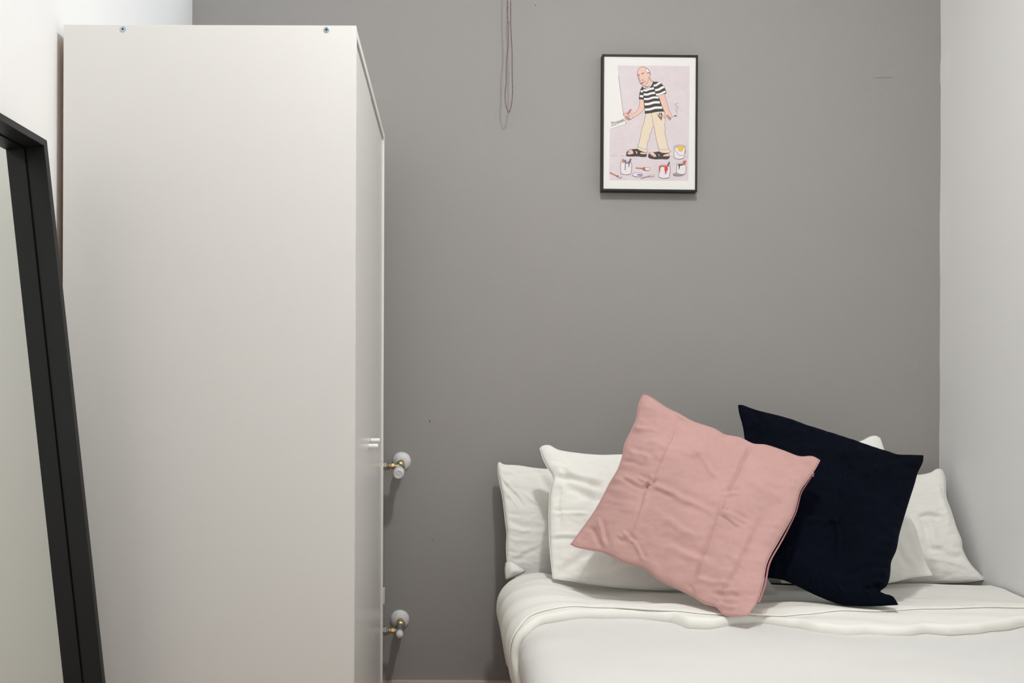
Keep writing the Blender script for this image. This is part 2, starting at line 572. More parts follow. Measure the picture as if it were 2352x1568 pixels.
# ------------------------------------------------------------------ bead chain of the roller blind
YC = WALL_Y - 0.062
chain = thing('blind_chain', 'brown bead pull chain loop hanging in front of the grey wall', 'blind chain', P(1168, 257, YC))
lpts = [(1165, -520), (1166.0, 0), (1167.3, 50), (1167.6, 90), (1166.5, 115), (1163.5, 132), (1162.8, 165), (1162.5, 190), (1160.2, 212), (1160.5, 232), (1163.5, 247), (1167.5, 256),
        (1169.8, 257), (1172.5, 250), (1175.5, 235), (1177, 215), (1177, 190), (1176.3, 160), (1176.2, 120), (1174.6, 90), (1172.8, 50), (1172.8, 0), (1173, -520)]
# densify with catmull-rom
dense = []
for i in range(len(lpts) - 1):
    p0 = Vector(lpts[max(0, i - 1)]); p1 = Vector(lpts[i]); p2 = Vector(lpts[i + 1]); p3 = Vector(lpts[min(len(lpts) - 1, i + 2)])
    for s in range(12):
        t = s / 12
        dense.append(0.5 * ((2 * p1) + (-p0 + p2) * t + (2 * p0 - 5 * p1 + 4 * p2 - p3) * t * t + (-p0 + 3 * p1 - 3 * p2 + p3) * t ** 3))
dense.append(Vector(lpts[-1]))
P3 = []
for i, d in enumerate(dense):
    P3.append(P(d.x, d.y, YC - 0.012 * (1 - 2 * i / len(dense))))
bm = bmesh.new()
acc = 0.0
step = 0.0053
for a, b in zip(P3, P3[1:]):
    seg = (b - a).length
    while acc < seg:
        c = a.lerp(b, acc / seg)
        r = bmesh.ops.create_icosphere(bm, subdivisions=1, radius=0.0024)
        for v in r['verts']:
            v.co += c
        acc += step
    acc -= seg
ob = from_bm('bead_loop', bm, M['bead'], chain, smooth=True)
ob['kind'] = 'stuff'
cu = bpy.data.curves.new('cord', 'CURVE')
cu.dimensions = '3D'
sp = cu.splines.new('POLY')
sp.points.add(len(P3) - 1)
for i, p in enumerate(P3):
    sp.points[i].co = (*p, 1)
cu.bevel_depth = 0.0007
cu.materials.append(M['bead'])
tmp = bpy.data.objects.new('cord', cu)
COL.objects.link(tmp)
dg = bpy.context.evaluated_depsgraph_get()
me = bpy.data.meshes.new_from_object(tmp.evaluated_get(dg))
bpy.data.objects.remove(tmp)
link('cord', me, chain)
# head of the blind near the ceiling, out of the frame
top = P3[0]
lathe('blind_roll', [(0, 0.03), (0.86, 0.03)], (top.x - 0.02, WALL_Y - 0.06, 2.70), (-1, 0, 0), M['radiator'], chain)
box('blind_head', (top.x - 0.018, YC - 0.03, 2.66), (top.x + 0.03, WALL_Y, CEIL), M['radiator'], chain, bevel=0.004)

# ------------------------------------------------------------------ framed print
YP = WALL_Y - 0.030
pic = thing('framed_picture', 'black framed print of a bald painter in striped shirt, on the grey wall', 'picture', P(1490, 283, WALL_Y))


def c1(x, y):
    return (1340 + x / 7.84, 100 + y / 7.84)


OUT = [c1(343, 188), c1(2066, 206), c1(2050, 2668), c1(328, 2647)]
INN = [c1(377, 225), c1(2030, 243), c1(2015, 2631), c1(362, 2611)]
cen = P(*c1(1195, 1430), YP)


def frame_side(i):
    j = (i + 1) % 4
    A, B, C, D = P(*OUT[i], YP), P(*OUT[j], YP), P(*INN[j], YP), P(*INN[i], YP)
    vs = [A, B, C, D] + [Vector((v.x, WALL_Y - 0.0005, v.z)) for v in (A, B, C, D)]
    bm = bmesh.new()
    bv = [bm.verts.new(v) for v in vs]
    for f in ((0, 1, 2, 3), (7, 6, 5, 4), (0, 4, 5, 1), (1, 5, 6, 2), (2, 6, 7, 3), (3, 7, 4, 0)):
        bm.faces.new([bv[k] for k in f])
    bmesh.ops.bevel(bm, geom=list(bm.edges), offset=0.0006, segments=1, affect='EDGES')
    from_bm('frame_side', bm, M['picture_frame'], pic)


for i in range(4):
    frame_side(i)
YA = YP + 0.0035
vs = [P(*c1(x, y), YA) for x, y in ((370, 215), (2037, 235), (2022, 2640), (355, 2620))]
vs += [Vector((v.x, YA + 0.002, v.z)) for v in vs]
pm = mat('print_paper', (236, 234, 230), 0.6)
paper = from_py('print_paper', vs, [(0, 1, 2, 3), (7, 6, 5, 4), (0, 4, 5, 1), (1, 5, 6, 2), (2, 6, 7, 3), (3, 7, 4, 0)], pm, pic, smooth=False)

INK = {
    'lilac': mat('ink_lilac', (222, 210, 214), 0.6, var=0.035, vscale=45),
    'skin': mat('ink_skin', (237, 197, 181), 0.6),
    'black': mat('ink_black', (62, 54, 53), 0.6),
    'white': mat('ink_white', (240, 240, 236), 0.6),
    'beige': mat('ink_beige', (233, 216, 194), 0.6),
    'line': mat('ink_line', (96, 76, 74), 0.6),
    'grey': mat('ink_grey', (165, 152, 156), 0.6),
    'red': mat('ink_red', (226, 62, 58), 0.6),
    'brick': mat('ink_brick', (205, 106, 92), 0.6),
    'blue': mat('ink_blue', (140, 130, 192), 0.6),
    'yellow': mat('ink_yellow', (246, 192, 62), 0.6),
    'plum': mat('ink_plum', (96, 76, 80), 0.6),
    'can': mat('ink_can', (232, 227, 227), 0.6),
    'cream': mat('ink_cream', (240, 222, 210), 0.6),
}
INKS = list(INK)
abm = bmesh.new()
LAY = [0]


def yl():
    LAY[0] += 1
    return YA - 0.00006 - LAY[0] * 0.000012


def poly(col, pts, line=None, lw=4.5):
    y = yl()
    vv = [abm.verts.new(P(*c1(a, b), y)) for a, b in pts]
    f = abm.faces.new(vv)
    f.material_index = INKS.index(col)
    if line:
        stroke(line, list(pts) + [pts[0]], lw)


def smooth_pts(pts, n=5):
    if len(pts) < 3:
        return pts
    o = []
    for i in range(len(pts) - 1):
        p0 = Vector(pts[max(0, i - 1)]); p1 = Vector(pts[i]); p2 = Vector(pts[i + 1]); p3 = Vector(pts[min(len(pts) - 1, i + 2)])
        for s in range(n):
            t = s / n
            v = 0.5 * ((2 * p1) + (-p0 + p2) * t + (2 * p0 - 5 * p1 + 4 * p2 - p3) * t * t + (-p0 + 3 * p1 - 3 * p2 + p3) * t ** 3)
            o.append((v.x, v.y))
    o.append(pts[-1])
    return o


def stroke(col, pts, w, sm=True):
    y = yl()
    if sm and len(pts) > 2:
        pts = smooth_pts(pts, 3)
    ribbon([c1(a, b) for a, b in pts], w / 7.84, abm, y, INKS.index(col))


def ell(cx, cy, rx, ry, n=28):
    return [(cx + rx * math.cos(2 * math.pi * i / n), cy + ry * math.sin(2 * math.pi * i / n)) for i in range(n)]


poly('lilac', [(612, 395), (1915, 405), (1908, 1200), (1890, 2471), (465, 2458), (475, 1540), (495, 1535), (765, 1447), (752, 1395), (725, 1290), (668, 880), (632, 580)])
stroke('line', [(632, 575), (650, 740), (690, 1040), (725, 1305)], 6, False)
stroke('line', [(755, 1398), (767, 1440), (760, 1450)], 6)
stroke('grey', [(760, 1450), (495, 1537)], 6)
# floor line
for a, b in (((478, 2020), (605, 2020)), ((655, 2022), (775, 2022)), ((1562, 2035), (1612, 2036)), ((1828, 2037), (1882, 2039))):
    stroke('grey', [a, b], 6)
# arms
poly('skin', [(1012, 1005), (1085, 1012), (1090, 1100), (1098, 1165), (1060, 1220), (1000, 1275), (940, 1310), (890, 1335), (870, 1360), (830, 1365), (800, 1350), (770, 1320), (740, 1300),
              (730, 1265), (750, 1250), (790, 1255), (820, 1245), (850, 1250), (870, 1272), (920, 1250), (970, 1200), (1005, 1120), (1015, 1050)], 'line', 5)
poly('skin', [(1340, 940), (1455, 905), (1470, 960), (1500, 1040), (1525, 1130), (1545, 1210), (1580, 1270), (1585, 1310), (1570, 1370), (1545, 1377), (1530, 1340), (1510, 1290),
              (1490, 1300), (1475, 1335), (1447, 1332), (1440, 1305), (1465, 1280), (1460, 1220), (1420, 1130), (1390, 1050), (1365, 980)], 'line', 5)
for a, b in ((1440, 980), (1415, 1010), (1462, 1025), (1480, 1062), (1455, 1075), (1450, 1110), (1490, 1105), (1468, 1142), (1503, 1140), (1500, 1187)):
    poly('line', ell(a, b, 4, 4, 8))
# trousers
LEG = [(1120, 1262), (1210, 1250), (1330, 1228), (1455, 1225), (1465, 1280), (1445, 1310), (1450, 1335), (1468, 1345), (1475, 1400), (1462, 1470), (1472, 1540), (1465, 1610), (1490, 1700),
       (1505, 1780), (1525, 1870), (1550, 1925), (1577, 1940), (1540, 1965), (1440, 1970), (1370, 1945), (1360, 1900), (1345, 1840), (1320, 1760), (1300, 1650), (1280, 1540), (1265, 1480),
       (1235, 1530), (1225, 1590), (1190, 1640), (1190, 1700), (1165, 1760), (1150, 1800), (1155, 1840), (1135, 1890), (1150, 1935), (1140, 1960), (1080, 1950), (1010, 1920), (970, 1890),
       (985, 1830), (1010, 1750), (1025, 1680), (1040, 1600), (1060, 1510), (1085, 1450), (1100, 1360), (1118, 1310)]
# sandals under the hems
poly('black', [(770, 1990), (775, 1960), (800, 1925), (840, 1905), (900, 1900), (965, 1895), (1010, 1925), (1080, 1955), (1140, 1965), (1140, 2020), (1125, 2042), (1060, 2043), (980, 2030),
               (900, 2033), (800, 2035), (770, 2020)])
poly('skin', [(798, 1960), (815, 1920), (865, 1910), (893, 1940), (898, 1985), (860, 1990), (830, 2000), (795, 1990)])
poly('skin', [(1030, 1958), (1135, 1965), (1130, 1990), (1040, 1990), (1022, 1975)])
poly('skin', [(940, 1930), (955, 1937), (976, 1975), (962, 1982), (950, 1970)])
for e in ((815, 1965), (830, 1948)):
    stroke('line', ell(e[0], e[1], 12, 14, 10), 4)
poly('black', [(1165, 2020), (1175, 1990), (1190, 1960), (1260, 1955), (1340, 1945), (1370, 1945), (1420, 1970), (1540, 1968), (1555, 2030), (1545, 2070), (1500, 2085), (1400, 2080),
               (1300, 2085), (1200, 2070), (1165, 2045)])
poly('skin', [(1180, 1965), (1200, 1950), (1260, 1960), (1300, 2000), (1312, 2035), (1270, 2042), (1220, 2010), (1190, 1985)])
poly('skin', [(1435, 2015), (1470, 1995), (1540, 1975), (1545, 2025), (1440, 2030)])
poly('skin', [(1350, 1985), (1374, 2020), (1362, 2028), (1350, 2000)])
for e in ((1190, 1968), (1208, 1985), (1235, 2010), (1265, 2020)):
    stroke('line', ell(e[0], e[1], 9, 10, 9), 4)
poly('beige', LEG, 'line', 5)
stroke('line', [(1225, 1250), (1230, 1310), (1248, 1370), (1252, 1430), (1265, 1485)], 5)
stroke('line', [(985, 1850), (1050, 1888), (1138, 1905)], 4)
stroke('line', [(1365, 1900), (1440, 1910), (1528, 1900)], 4)
poly('black', [(1312, 1255), (1345, 1290), (1360, 1250), (1395, 1240), (1420, 1262), (1437, 1242), (1405, 1388), (1360, 1330)])
for a in ([(1340, 1245), (1370, 1310)], [(1382, 1240), (1388, 1320)], [(1428, 1245), (1402, 1320)]):
    stroke('white', a, 11)
for a in ([(1365, 1285), (1395, 1375)], [(1415, 1275), (1402, 1370)]):
    stroke('brick', a, 8)
# shirt
poly('black', [(1065, 770), (1050, 785), (1035, 810), (1020, 850), (1010, 900), (1000, 960), (998, 1000), (1085, 1012), (1090, 1100), (1100, 1180), (1108, 1262), (1210, 1250), (1330, 1225),
               (1455, 1225), (1430, 1170), (1400, 1090), (1370, 1000), (1345, 950), (1330, 940), (1400, 925), (1460, 900), (1470, 912), (1497, 885), (1480, 830), (1450, 765), (1400, 715),
               (1345, 690), (1270, 685), (1240, 680), (1225, 700), (1190, 760), (1140, 785), (1100, 780)])
for pts, w in (([(1077, 838), (1130, 842), (1190, 820), (1270, 803)], 36), ([(1084, 915), (1150, 918), (1220, 895), (1292, 887)], 38), ([(1090, 998), (1170, 997), (1260, 970), (1352, 972)], 36),
               ([(1099, 1092), (1180, 1087), (1270, 1060), (1377, 1058)], 42), ([(1107, 1190), (1200, 1182), (1290, 1155), (1418, 1152)], 42),
               ([(1264, 757), (1310, 750), (1350, 722), (1386, 706)], 36), ([(1291, 838), (1350, 830), (1400, 802), (1450, 778)], 40), ([(1307, 920), (1370, 912), (1430, 885), (1480, 862)], 36),
               ([(1031, 858), (1070, 862)], 38), ([(1014, 945), (1078, 950)], 38)):
    stroke('white', pts, w)
# head
poly('skin', [(972, 560), (975, 520), (990, 470), (1020, 435), (1065, 420), (1110, 425), (1150, 450), (1185, 490), (1200, 525), (1207, 550), (1195, 572), (1195, 610), (1215, 660), (1232, 690),
              (1215, 730), (1180, 765), (1140, 780), (1100, 770), (1085, 762), (1050, 740), (1020, 705), (1000, 665), (985, 610)], 'line', 6)
stroke('white', [(1075, 772), (1110, 797), (1150, 800), (1190, 777), (1225, 730), (1240, 687)], 17)
poly('white', [(1115, 468), (1135, 448), (1165, 470), (1192, 512), (1160, 528), (1130, 500)], 'line', 6)
stroke('black', [(1155, 535), (1195, 512)], 12)
stroke('black', [(1198, 530), (1205, 550), (1195, 568)], 10)
stroke('black', [(1043, 546), (1093, 527)], 12)
stroke('black', [(974, 570), (1012, 561)], 12)
stroke('line', [(1007, 565), (1005, 600), (1008, 650), (1022, 664), (1050, 662), (1074, 650), (1070, 632)], 6)
stroke('line', [(1172, 600), (1168, 650), (1150, 710), (1115, 750), (1085, 762)], 6)
stroke('line', [(1093, 658), (1108, 680), (1119, 706)], 6)
stroke('plum', [(1030, 714), (1055, 704), (1070, 700), (1097, 690)], 10)
stroke('plum', [(1030, 716), (1062, 722), (1080, 706)], 8)
poly('line', ell(1065, 568, 4, 3, 8))
stroke('line', [(1192, 612), (1205, 645), (1232, 690)], 6)
# hand and the brush it holds
stroke('brick', [(862, 1182), (825, 1230), (792, 1272)], 26)
stroke('plum', [(832, 1205), (785, 1270)], 5)
stroke('line', [(770, 1290), (790, 1320), (830, 1300), (818, 1285)], 5)
stroke('line', [(778, 1350), (800, 1375), (835, 1372), (830, 1345), (800, 1335), (780, 1345)], 6)
stroke('line', [(800, 1355), (825, 1358)], 5)
stroke('brick', [(775, 1318), (758, 1340)], 20)
stroke('cream', [(758, 1340), (735, 1380)], 26)
stroke('line', [(748, 1325), (727, 1358), (722, 1390), (748, 1382), (768, 1345)], 4)
stroke('line', [(890, 1325), (880, 1350), (860, 1362)], 5)
# cigarette, fingers, smoke
stroke('line', [(1500, 1285), (1520, 1330), (1530, 1360)], 5)
stroke('line', [(1520, 1275), (1550, 1330)], 5)
stroke('black', [(1558, 1325), (1562, 1365)], 12)
stroke('white', [(1552, 1307), (1640, 1300)], 15)
stroke('line', [(1585, 1314), (1642, 1310)], 4)
stroke('line', [(1580, 1296), (1642, 1290)], 4)
stroke('black', [(1640, 1300), (1678, 1298)], 15)
stroke('grey', [(1678, 1270), (1690, 1225), (1666, 1190), (1708, 1145), (1690, 1130), (1648, 1115), (1660, 1088), (1715, 1066)], 5)
# paint cans and brushes on the floor
poly('can', [(1635, 1855), (1830, 1862), (1812, 2040), (1790, 2065), (1730, 2080), (1660, 2068), (1632, 2040)], 'line', 5)
poly('lilac', ell(1735, 1850, 98, 24), 'line', 5)
poly('yellow', [(1670, 1858), (1700, 1848), (1790, 1848), (1818, 1862), (1790, 1905), (1775, 1935), (1740, 1942), (1718, 1925), (1705, 1875)], 'line', 3)
stroke('line', [(1643, 1870), (1665, 1930), (1710, 1990), (1760, 2016), (1810, 2005)], 5)
stroke('line', [(1825, 1920), (1840, 1950), (1822, 1985)], 5)
poly('can', [(672, 2145), (865, 2150), (855, 2335), (820, 2355), (760, 2360), (690, 2345), (672, 2320)], 'line', 5)
poly('lilac', ell(768, 2140, 96, 22), 'line', 5)
poly('can', [(684, 2152), (856, 2155), (850, 2200), (684, 2200)])
poly('blue', [(755, 2130), (835, 2130), (832, 2190), (818, 2232), (808, 2225), (805, 2165), (755, 2162)])
stroke('brick', [(708, 2078), (727, 2145)], 28)
stroke('plum', [(747, 2092), (758, 2150)], 22)
stroke('plum', [(757, 2150), (752, 2278)], 13)
stroke('plum', [(855, 2070), (822, 2160)], 24)
poly('can', [(1368, 2210), (1558, 2210), (1545, 2400), (1500, 2420), (1440, 2425), (1380, 2410), (1358, 2390)], 'line', 5)
poly('lilac', ell(1462, 2205, 96, 24), 'line', 5)
poly('can', [(1378, 2222), (1550, 2222), (1546, 2270), (1376, 2270)])
poly('red', [(1370, 2208), (1420, 2198), (1512, 2205), (1520, 2260), (1502, 2300), (1482, 2352), (1474, 2350), (1468, 2290), (1458, 2275), (1462, 2220), (1395, 2220), (1385, 2250), (1370, 2330)], 'line', 3)
stroke('plum', [(1550, 2132), (1515, 2212)], 24)
poly('grey', ell(1705, 2355, 90, 28), 'line', 4)
poly('can', [(1683, 2180), (1840, 2185), (1832, 2345), (1760, 2352), (1690, 2335), (1680, 2300)], 'line', 5)
poly('lilac', ell(1752, 2173, 72, 20), 'line', 5)
poly('black', [(1703, 2172), (1795, 2168), (1795, 2188), (1740, 2196), (1728, 2265), (1718, 2268), (1716, 2205)])
stroke('brick', [(1810, 2108), (1790, 2185)], 22)
stroke('brick', [(1848, 2102), (1818, 2186)], 22)
stroke('plum', [(1828, 2108), (1805, 2186)], 5)
stroke('brick', [(940, 2237), (1070, 2245)], 14)
poly('brick', [(1060, 2243), (1090, 2228), (1112, 2230), (1112, 2282), (1085, 2275)], 'line', 4)
poly('cream', [(1112, 2230), (1150, 2236), (1190, 2232), (1188, 2280), (1150, 2285), (1112, 2275)], 'line', 5)
poly('can', ell(973, 2360, 92, 34), 'line', 5)
poly('blue', ell(1010, 2364, 50, 16))
stroke('brick', [(472, 2318), (615, 2385)], 14)
poly('brick', [(600, 2372), (635, 2378), (625, 2400), (600, 2390)], 'line', 3)
poly('cream', [(632, 2380), (662, 2398), (695, 2402), (665, 2420), (628, 2402)], 'line', 5)
stroke('grey', [(1035, 2420), (1190, 2385)], 17)
poly('cream', [(1190, 2378), (1230, 2372), (1272, 2362), (1266, 2388), (1210, 2398)], 'line', 5)


# the signature
def g3(x, y):
    return (313.6 + x / 2, 940.8 + y / 2)


for pts in ([(412, 945), (405, 1010), (397, 1110)], [(368, 965), (372, 945), (420, 940), (462, 955), (450, 985), (415, 1000)],
            [(482, 955), (490, 1000)], [(545, 925), (522, 945), (520, 975), (535, 970)],
            [(605, 918), (572, 935), (580, 955), (604, 935), (606, 918), (622, 948), (640, 935)],
            [(650, 918), (670, 895), (688, 918), (670, 930)], [(700, 898), (722, 875), (742, 898), (725, 910)],
            [(752, 885), (775, 850), (790, 870), (770, 888), (755, 870)], [(440, 1062), (560, 1010), (700, 950), (822, 905)]):
    stroke('black', [g3(*p) for p in pts], 5.5)

me = bpy.data.meshes.new('artwork')
abm.to_mesh(me)
abm.free()
for k in INKS:
    me.materials.append(INK[k])
art = link('artwork', me, pic)
art['label'] = 'printed drawing of a bald painter in striped shirt signing a canvas'

# ------------------------------------------------------------------ bed
BX0, BX1 = 0.176, RIGHT_X - 0.006
bed = thing('bed', 'double bed pushed into the corner against the grey and right walls', 'bed', ((BX0 + BX1) / 2, 1.65, 0))
box('base', (BX0 + 0.045, 0.79, 0.09), (BX1 - 0.003, 2.66, 0.24), M['bed_base'], bed, bevel=0.01)
box('mattress', (BX0 + 0.040, 0.775, 0.2405), (BX1 - 0.008, 2.62, 0.348), M['mattress'], bed, bevel=0.035, segs=4)
for x in (BX0 + 0.08, BX1 - 0.08):
    for y in (0.84, 2.58):
        lathe('leg', [(0, 0.02), (0.09, 0.028)], (x, y, 0), (0, 0, 1), M['bed_base'], bed, n=16)


def fbm(x, y, z=0.0, o=3):
    s, a, f = 0.0, 1.0, 1.0
    for _ in range(o):
        s += a * noise.noise(Vector((x * f, y * f, z + 7.1 * f)))
        a *= 0.5
        f *= 2.05
    return s


# section across the bed: arc-length path from the left hem over the top to the right wall
def make_section(off, hem_z, xr):
    pts = [(0.197, hem_z), (0.188, 0.20), (0.176, 0.27), (0.163, 0.34), (0.158, 0.375), (0.163, 0.405), (0.179, 0.425), (0.205, 0.437), (0.25, 0.443), (0.4, 0.447), (0.8, 0.448), (1.2, 0.447), (1.42, 0.447), (xr, 0.448)]
    d = smooth_pts(pts, 6)
    o = []
    for i, p in enumerate(d):
        a = Vector(d[max(0, i - 1)]); b = Vector(d[min(len(d) - 1, i + 1)])
        t = (b - a).normalized()
        n = Vector((-t.y, t.x))
        o.append((Vector(p), n))
    L = [0.0]
    for i in range(1, len(o)):
        L.append(L[-1] + (o[i][0] - o[i - 1][0]).length)

    def at(s):
        s = max(0.0, min(L[-1], s))
        lo, hi = 0, len(L) - 1
        while hi - lo > 1:
            m_ = (lo + hi) // 2
            if L[m_] <= s:
                lo = m_
            else:
                hi = m_
        t = (s - L[lo]) / max(1e-9, L[hi] - L[lo])
        p = o[lo][0].lerp(o[hi][0], t)
        n = o[lo][1].lerp(o[hi][1], t).normalized()
        return p + n * off, n
    return at, L[-1]


def ypts(lst, z):
    """(photo px, py) on a surface at height z -> sorted (X, Y)"""
    o = []
    for px, py in lst:
        Y = 2.0
        for _ in range(8):
            Y = F * (EYE - z + ROLL * (px - VX) / (F / Y)) / (py - VY)
        o.append((P(px, py, Y).x, Y))
    return sorted(o)


EDGE = ypts([(1205, 1421), (1249, 1413), (1350, 1407), (1450, 1409), (1540, 1417), (1580, 1431), (1625, 1434), (1700, 1424), (1750, 1421), (1830, 1432), (1880, 1444), (1955, 1450), (2000, 1447),
              (2045, 1451), (2085, 1450), (2130, 1442), (2180, 1446), (2240, 1443), (2300, 1436), (2352, 1428), (2450, 1418)], 0.460)
HEM = ypts([(1195, 1398), (1232, 1391), (1330, 1389), (1450, 1397), (1539, 1404), (1650, 1409), (1750, 1411), (1850, 1409), (1950, 1405), (2050, 1400), (2150, 1396), (2250, 1392), (2352, 1389), (2450, 1386)], 0.472)

SA, SL = make_section(0, 0.12, RIGHT_X - 0.008)


def drop(X, Y):
    """the bed sags towards the head, under the pillows"""
    return 0.040 * sstep(1.98, 2.30, Y) * sstep(0.235, 0.40, X) + 0.004 * sstep(2.15, 2.40, Y) * (1 - sstep(0.235, 0.40, X))


LIFT = 0.018


def band_top(s, X, Y, Ye, side, seed=1.3, ruffle=1.0):
    """height of the turned-down band's upper face over the bed's surface"""
    hh = LIFT * (1 + 0.35 * noise.noise(Vector((s * 9, seed, 8)))) * (1 - 0.45 * side)
    tt = Y - Ye
    a_ = max(0.0, min(1, tt / 0.03))
    off = 0.004 + hh
    off += a_ * (1 - side) * (0.0045 * fbm(X * 2.5 + seed, Y * 5.5, 3.0, 3)
                              + 0.0035 * math.sin(Y * 70 + X * 8 + 3 * noise.noise(Vector((X * 4, Y * 3, seed)))) * (noise.noise(Vector((X * 2.6, Y * 3, seed + 2))) + .25)
                              + 0.0022 * math.sin(Y * 95 + X * 3.0 + 2 * noise.noise(Vector((X * 2, Y * 2, seed + 5)))) * max(0, 1 - (X - 0.12) / 0.7))
    off += a_ * side * (0.006 * noise.noise(Vector((s * 6, Y * 11, seed))) + 0.004 * math.sin(Y * 55 + s * 9))
    return max(off, 0.004 + hh * 0.6), hh


duvet = thing('duvet', 'white duvet spread over the bed with its top edge turned down', 'duvet', ((BX0 + BX1) / 2, 1.6, 0.44))
# main cover
NS, NY = 190, 170
vs, fs = [], []
for j in range(NY + 1):
    Y = 0.735 + (2.08 - 0.735) * j / NY
    for i in range(NS + 1):
        t = i / NS
        s = SL * (t ** 1.0)
        p, n = SA(s)
        X = p.x
        topf = sstep(0.30, 0.44, s)
        w = 0.0075 * fbm(X * 2.2 + 3, Y * 4.5, 1.0, 3) * topf
        # soft diagonal folds spreading from the turned edge
        w += 0.0035 * math.sin(Y * 34 + 5.5 * X + 2.3 * noise.noise(Vector((X * 3, Y * 2, 4)))) * max(0, noise.noise(Vector((X * 2.3, Y * 2.1, 9))) + .1) * topf
        w += 0.005 * fbm(Y * 9, s * 3.0, 6.0, 3) * (1 - topf)
        w += 0.004 * math.sin(Y * 42 + s * 5) * (1 - topf) * noise.noise(Vector((Y * 3, s * 3, 2)))
        w += 0.012 * math.exp(-((X - 0.75) / 0.42) ** 2 - ((Y - 1.5) / 0.33) ** 2)
        w = max(w, -0.006)
        # round the foot end down
        dz = -0.20 * sstep(0.80, 0.735, Y) * topf
        q = p + n * (w - 0.006)
        vs.append(Vector((min(q.x, RIGHT_X - 0.005), Y, q.y + dz)))
for j in range(NY):
    for i in range(NS):
        a = j * (NS + 1) + i
        fs.append((a, a + NS + 1, a + NS + 2, a + 1))
o = from_py('cover', vs, fs, M['cotton_cool'], duvet)
md = o.modifiers.new('thickness', 'SOLIDIFY')
md.thickness = 0.006
md.offset = -1


# turned-down band of the duvet (a flattened roll with a ruffled lip) and the top sheet over it
def layer(name, m, EDG, Yend, lip_r, parent, over):
    NSf, prof = 260, []
    nl = 7
    for k in range(4):
        prof.append(('u', 1 - k / 3.0))          # underside, from deeper in to the lip
    for k in range(nl):
        prof.append(('l', k / (nl - 1)))
    NT = 70
    for k in range(1, NT + 1):
        prof.append(('t', k / NT))
    vs, fs = [], []
    for (kind, t) in prof:
        for i in range(NSf + 1):
            s = SL * (0.06 + 0.94 * i / NSf)
            p, n = SA(s)
            X = p.x
            side = 1 - sstep(0.26, 0.42, s)
            Ye = interp(EDG, X)
            Ye += side * (0.012 * math.sin(s * 22 + (4 if over else 1.3)) - 0.02)
            Yb = interp(EDGE, X) + side * (0.012 * math.sin(s * 22 + 1.3) - 0.02)
            if not over:
                rf = 0.006 * noise.noise(Vector((s * 11, 1.3, 0))) + 0.003 * noise.noise(Vector((s * 31, 1.3, 4)))
                Ye += rf
            if kind == 'u':
                Y = Ye + lip_r + 0.04 * t
            elif kind == 'l':
                Y = Ye + lip_r * (1 - math.sin(math.pi * t))
            else:
                Y = Ye + lip_r + (Yend - Ye - lip_r) * t
            top, hh = band_top(s, X, Y, Yb, side)
            lo, hi = (top + 0.0006, top + 0.0048 + 0.0012 * noise.noise(Vector((X * 6, Y * 8, 2)))) if over else (-0.003, top)
            if kind == 'u':
                off = lo
            elif kind == 'l':
                off = lo + (hi - lo) * 0.5 * (1 - math.cos(math.pi * t))
            else:
                off = hi
            q = p + n * off
            vs.append(Vector((min(q.x, RIGHT_X - 0.003), Y, q.y - drop(q.x, Y))))
    W = NSf + 1
    for k in range(len(prof) - 1):
        for i in range(NSf):
            a = k * W + i
            fs.append((a, a + W, a + W + 1, a + 1))
    return from_py(name, vs, fs, m, parent)


layer('turned_down_band', M['cotton'], EDGE, 2.41, 0.010, duvet, False)
sheet = layer('top_sheet', M['cotton'], HEM, 2.415, 0.0022, None, True)
tag(sheet, 'thin white top sheet folded back over the duvet, its hem running across the bed', 'sheet')

# fitted sheet: wraps the mattress, gathered at the head corner
vs, fs = [], []
NYs, NSs = 90, 60
FS, FL = make_section(-0.006, 0.25, RIGHT_X - 0.008)
for j in range(NYs + 1):
    Y = 2.12 + 0.53 * j / NYs
    for i in range(NSs + 1):
        s = FL * (i / NSs) ** 1.6
        p, n = FS(s)
        side = 1 - sstep(0.14, 0.24, s)
        w = side * sstep(2.44, 2.52, Y) * (0.010 + 0.006 * noise.noise(Vector((Y * 16, s * 6, 3))) + 0.003 * math.sin(Y * 60 + s * 20)) - 0.002 * abs(fbm(p.x * 5, Y * 5, 2))
        q = p + n * w
        end = sstep(2.60, 2.665, Y)
        vs.append(Vector((q.x + side * end * 0.006, Y, q.y - end * 0.006 - 0.002 - 0.030 * (1 - side) - drop(q.x, Y))))
for j in range(NYs):
    for i in range(NSs):
        a = j * (NSs + 1) + i
        fs.append((a, a + NSs + 1, a + NSs + 2, a + 1))
fsheet = from_py('fitted_sheet', vs, fs, M['cotton_cool'])
tag(fsheet, 'white fitted sheet wrapped around the mattress, bulging at the head corner', 'sheet')
md = fsheet.modifiers.new('thickness', 'SOLIDIFY')
md.thickness = 0.002
# the pinched flap of sheet at the head corner
fl = [(1163, 1293, 2.475), (1174, 1291, 2.465), (1188, 1300, 2.455), (1206, 1312, 2.45), (1190, 1320, 2.445), (1174, 1326, 2.445), (1163, 1330, 2.45), (1161, 1308, 2.465)]
cpt = P(1178, 1309, 2.437)
bm = bmesh.new()
bv = [bm.verts.new(P(*q)) for q in fl]
cv = bm.verts.new(cpt)
for i in range(len(fl)):
    bm.faces.new((bv[i], bv[(i + 1) % len(fl)], cv))
bmesh.ops.subdivide_edges(bm, edges=bm.edges, cuts=3, use_grid_fill=True)
fo = from_bm('pinched_fold', bm, M['cotton'], fsheet, smooth=True)
md = fo.modifiers.new('thickness', 'SOLIDIFY')
md.thickness = 0.004


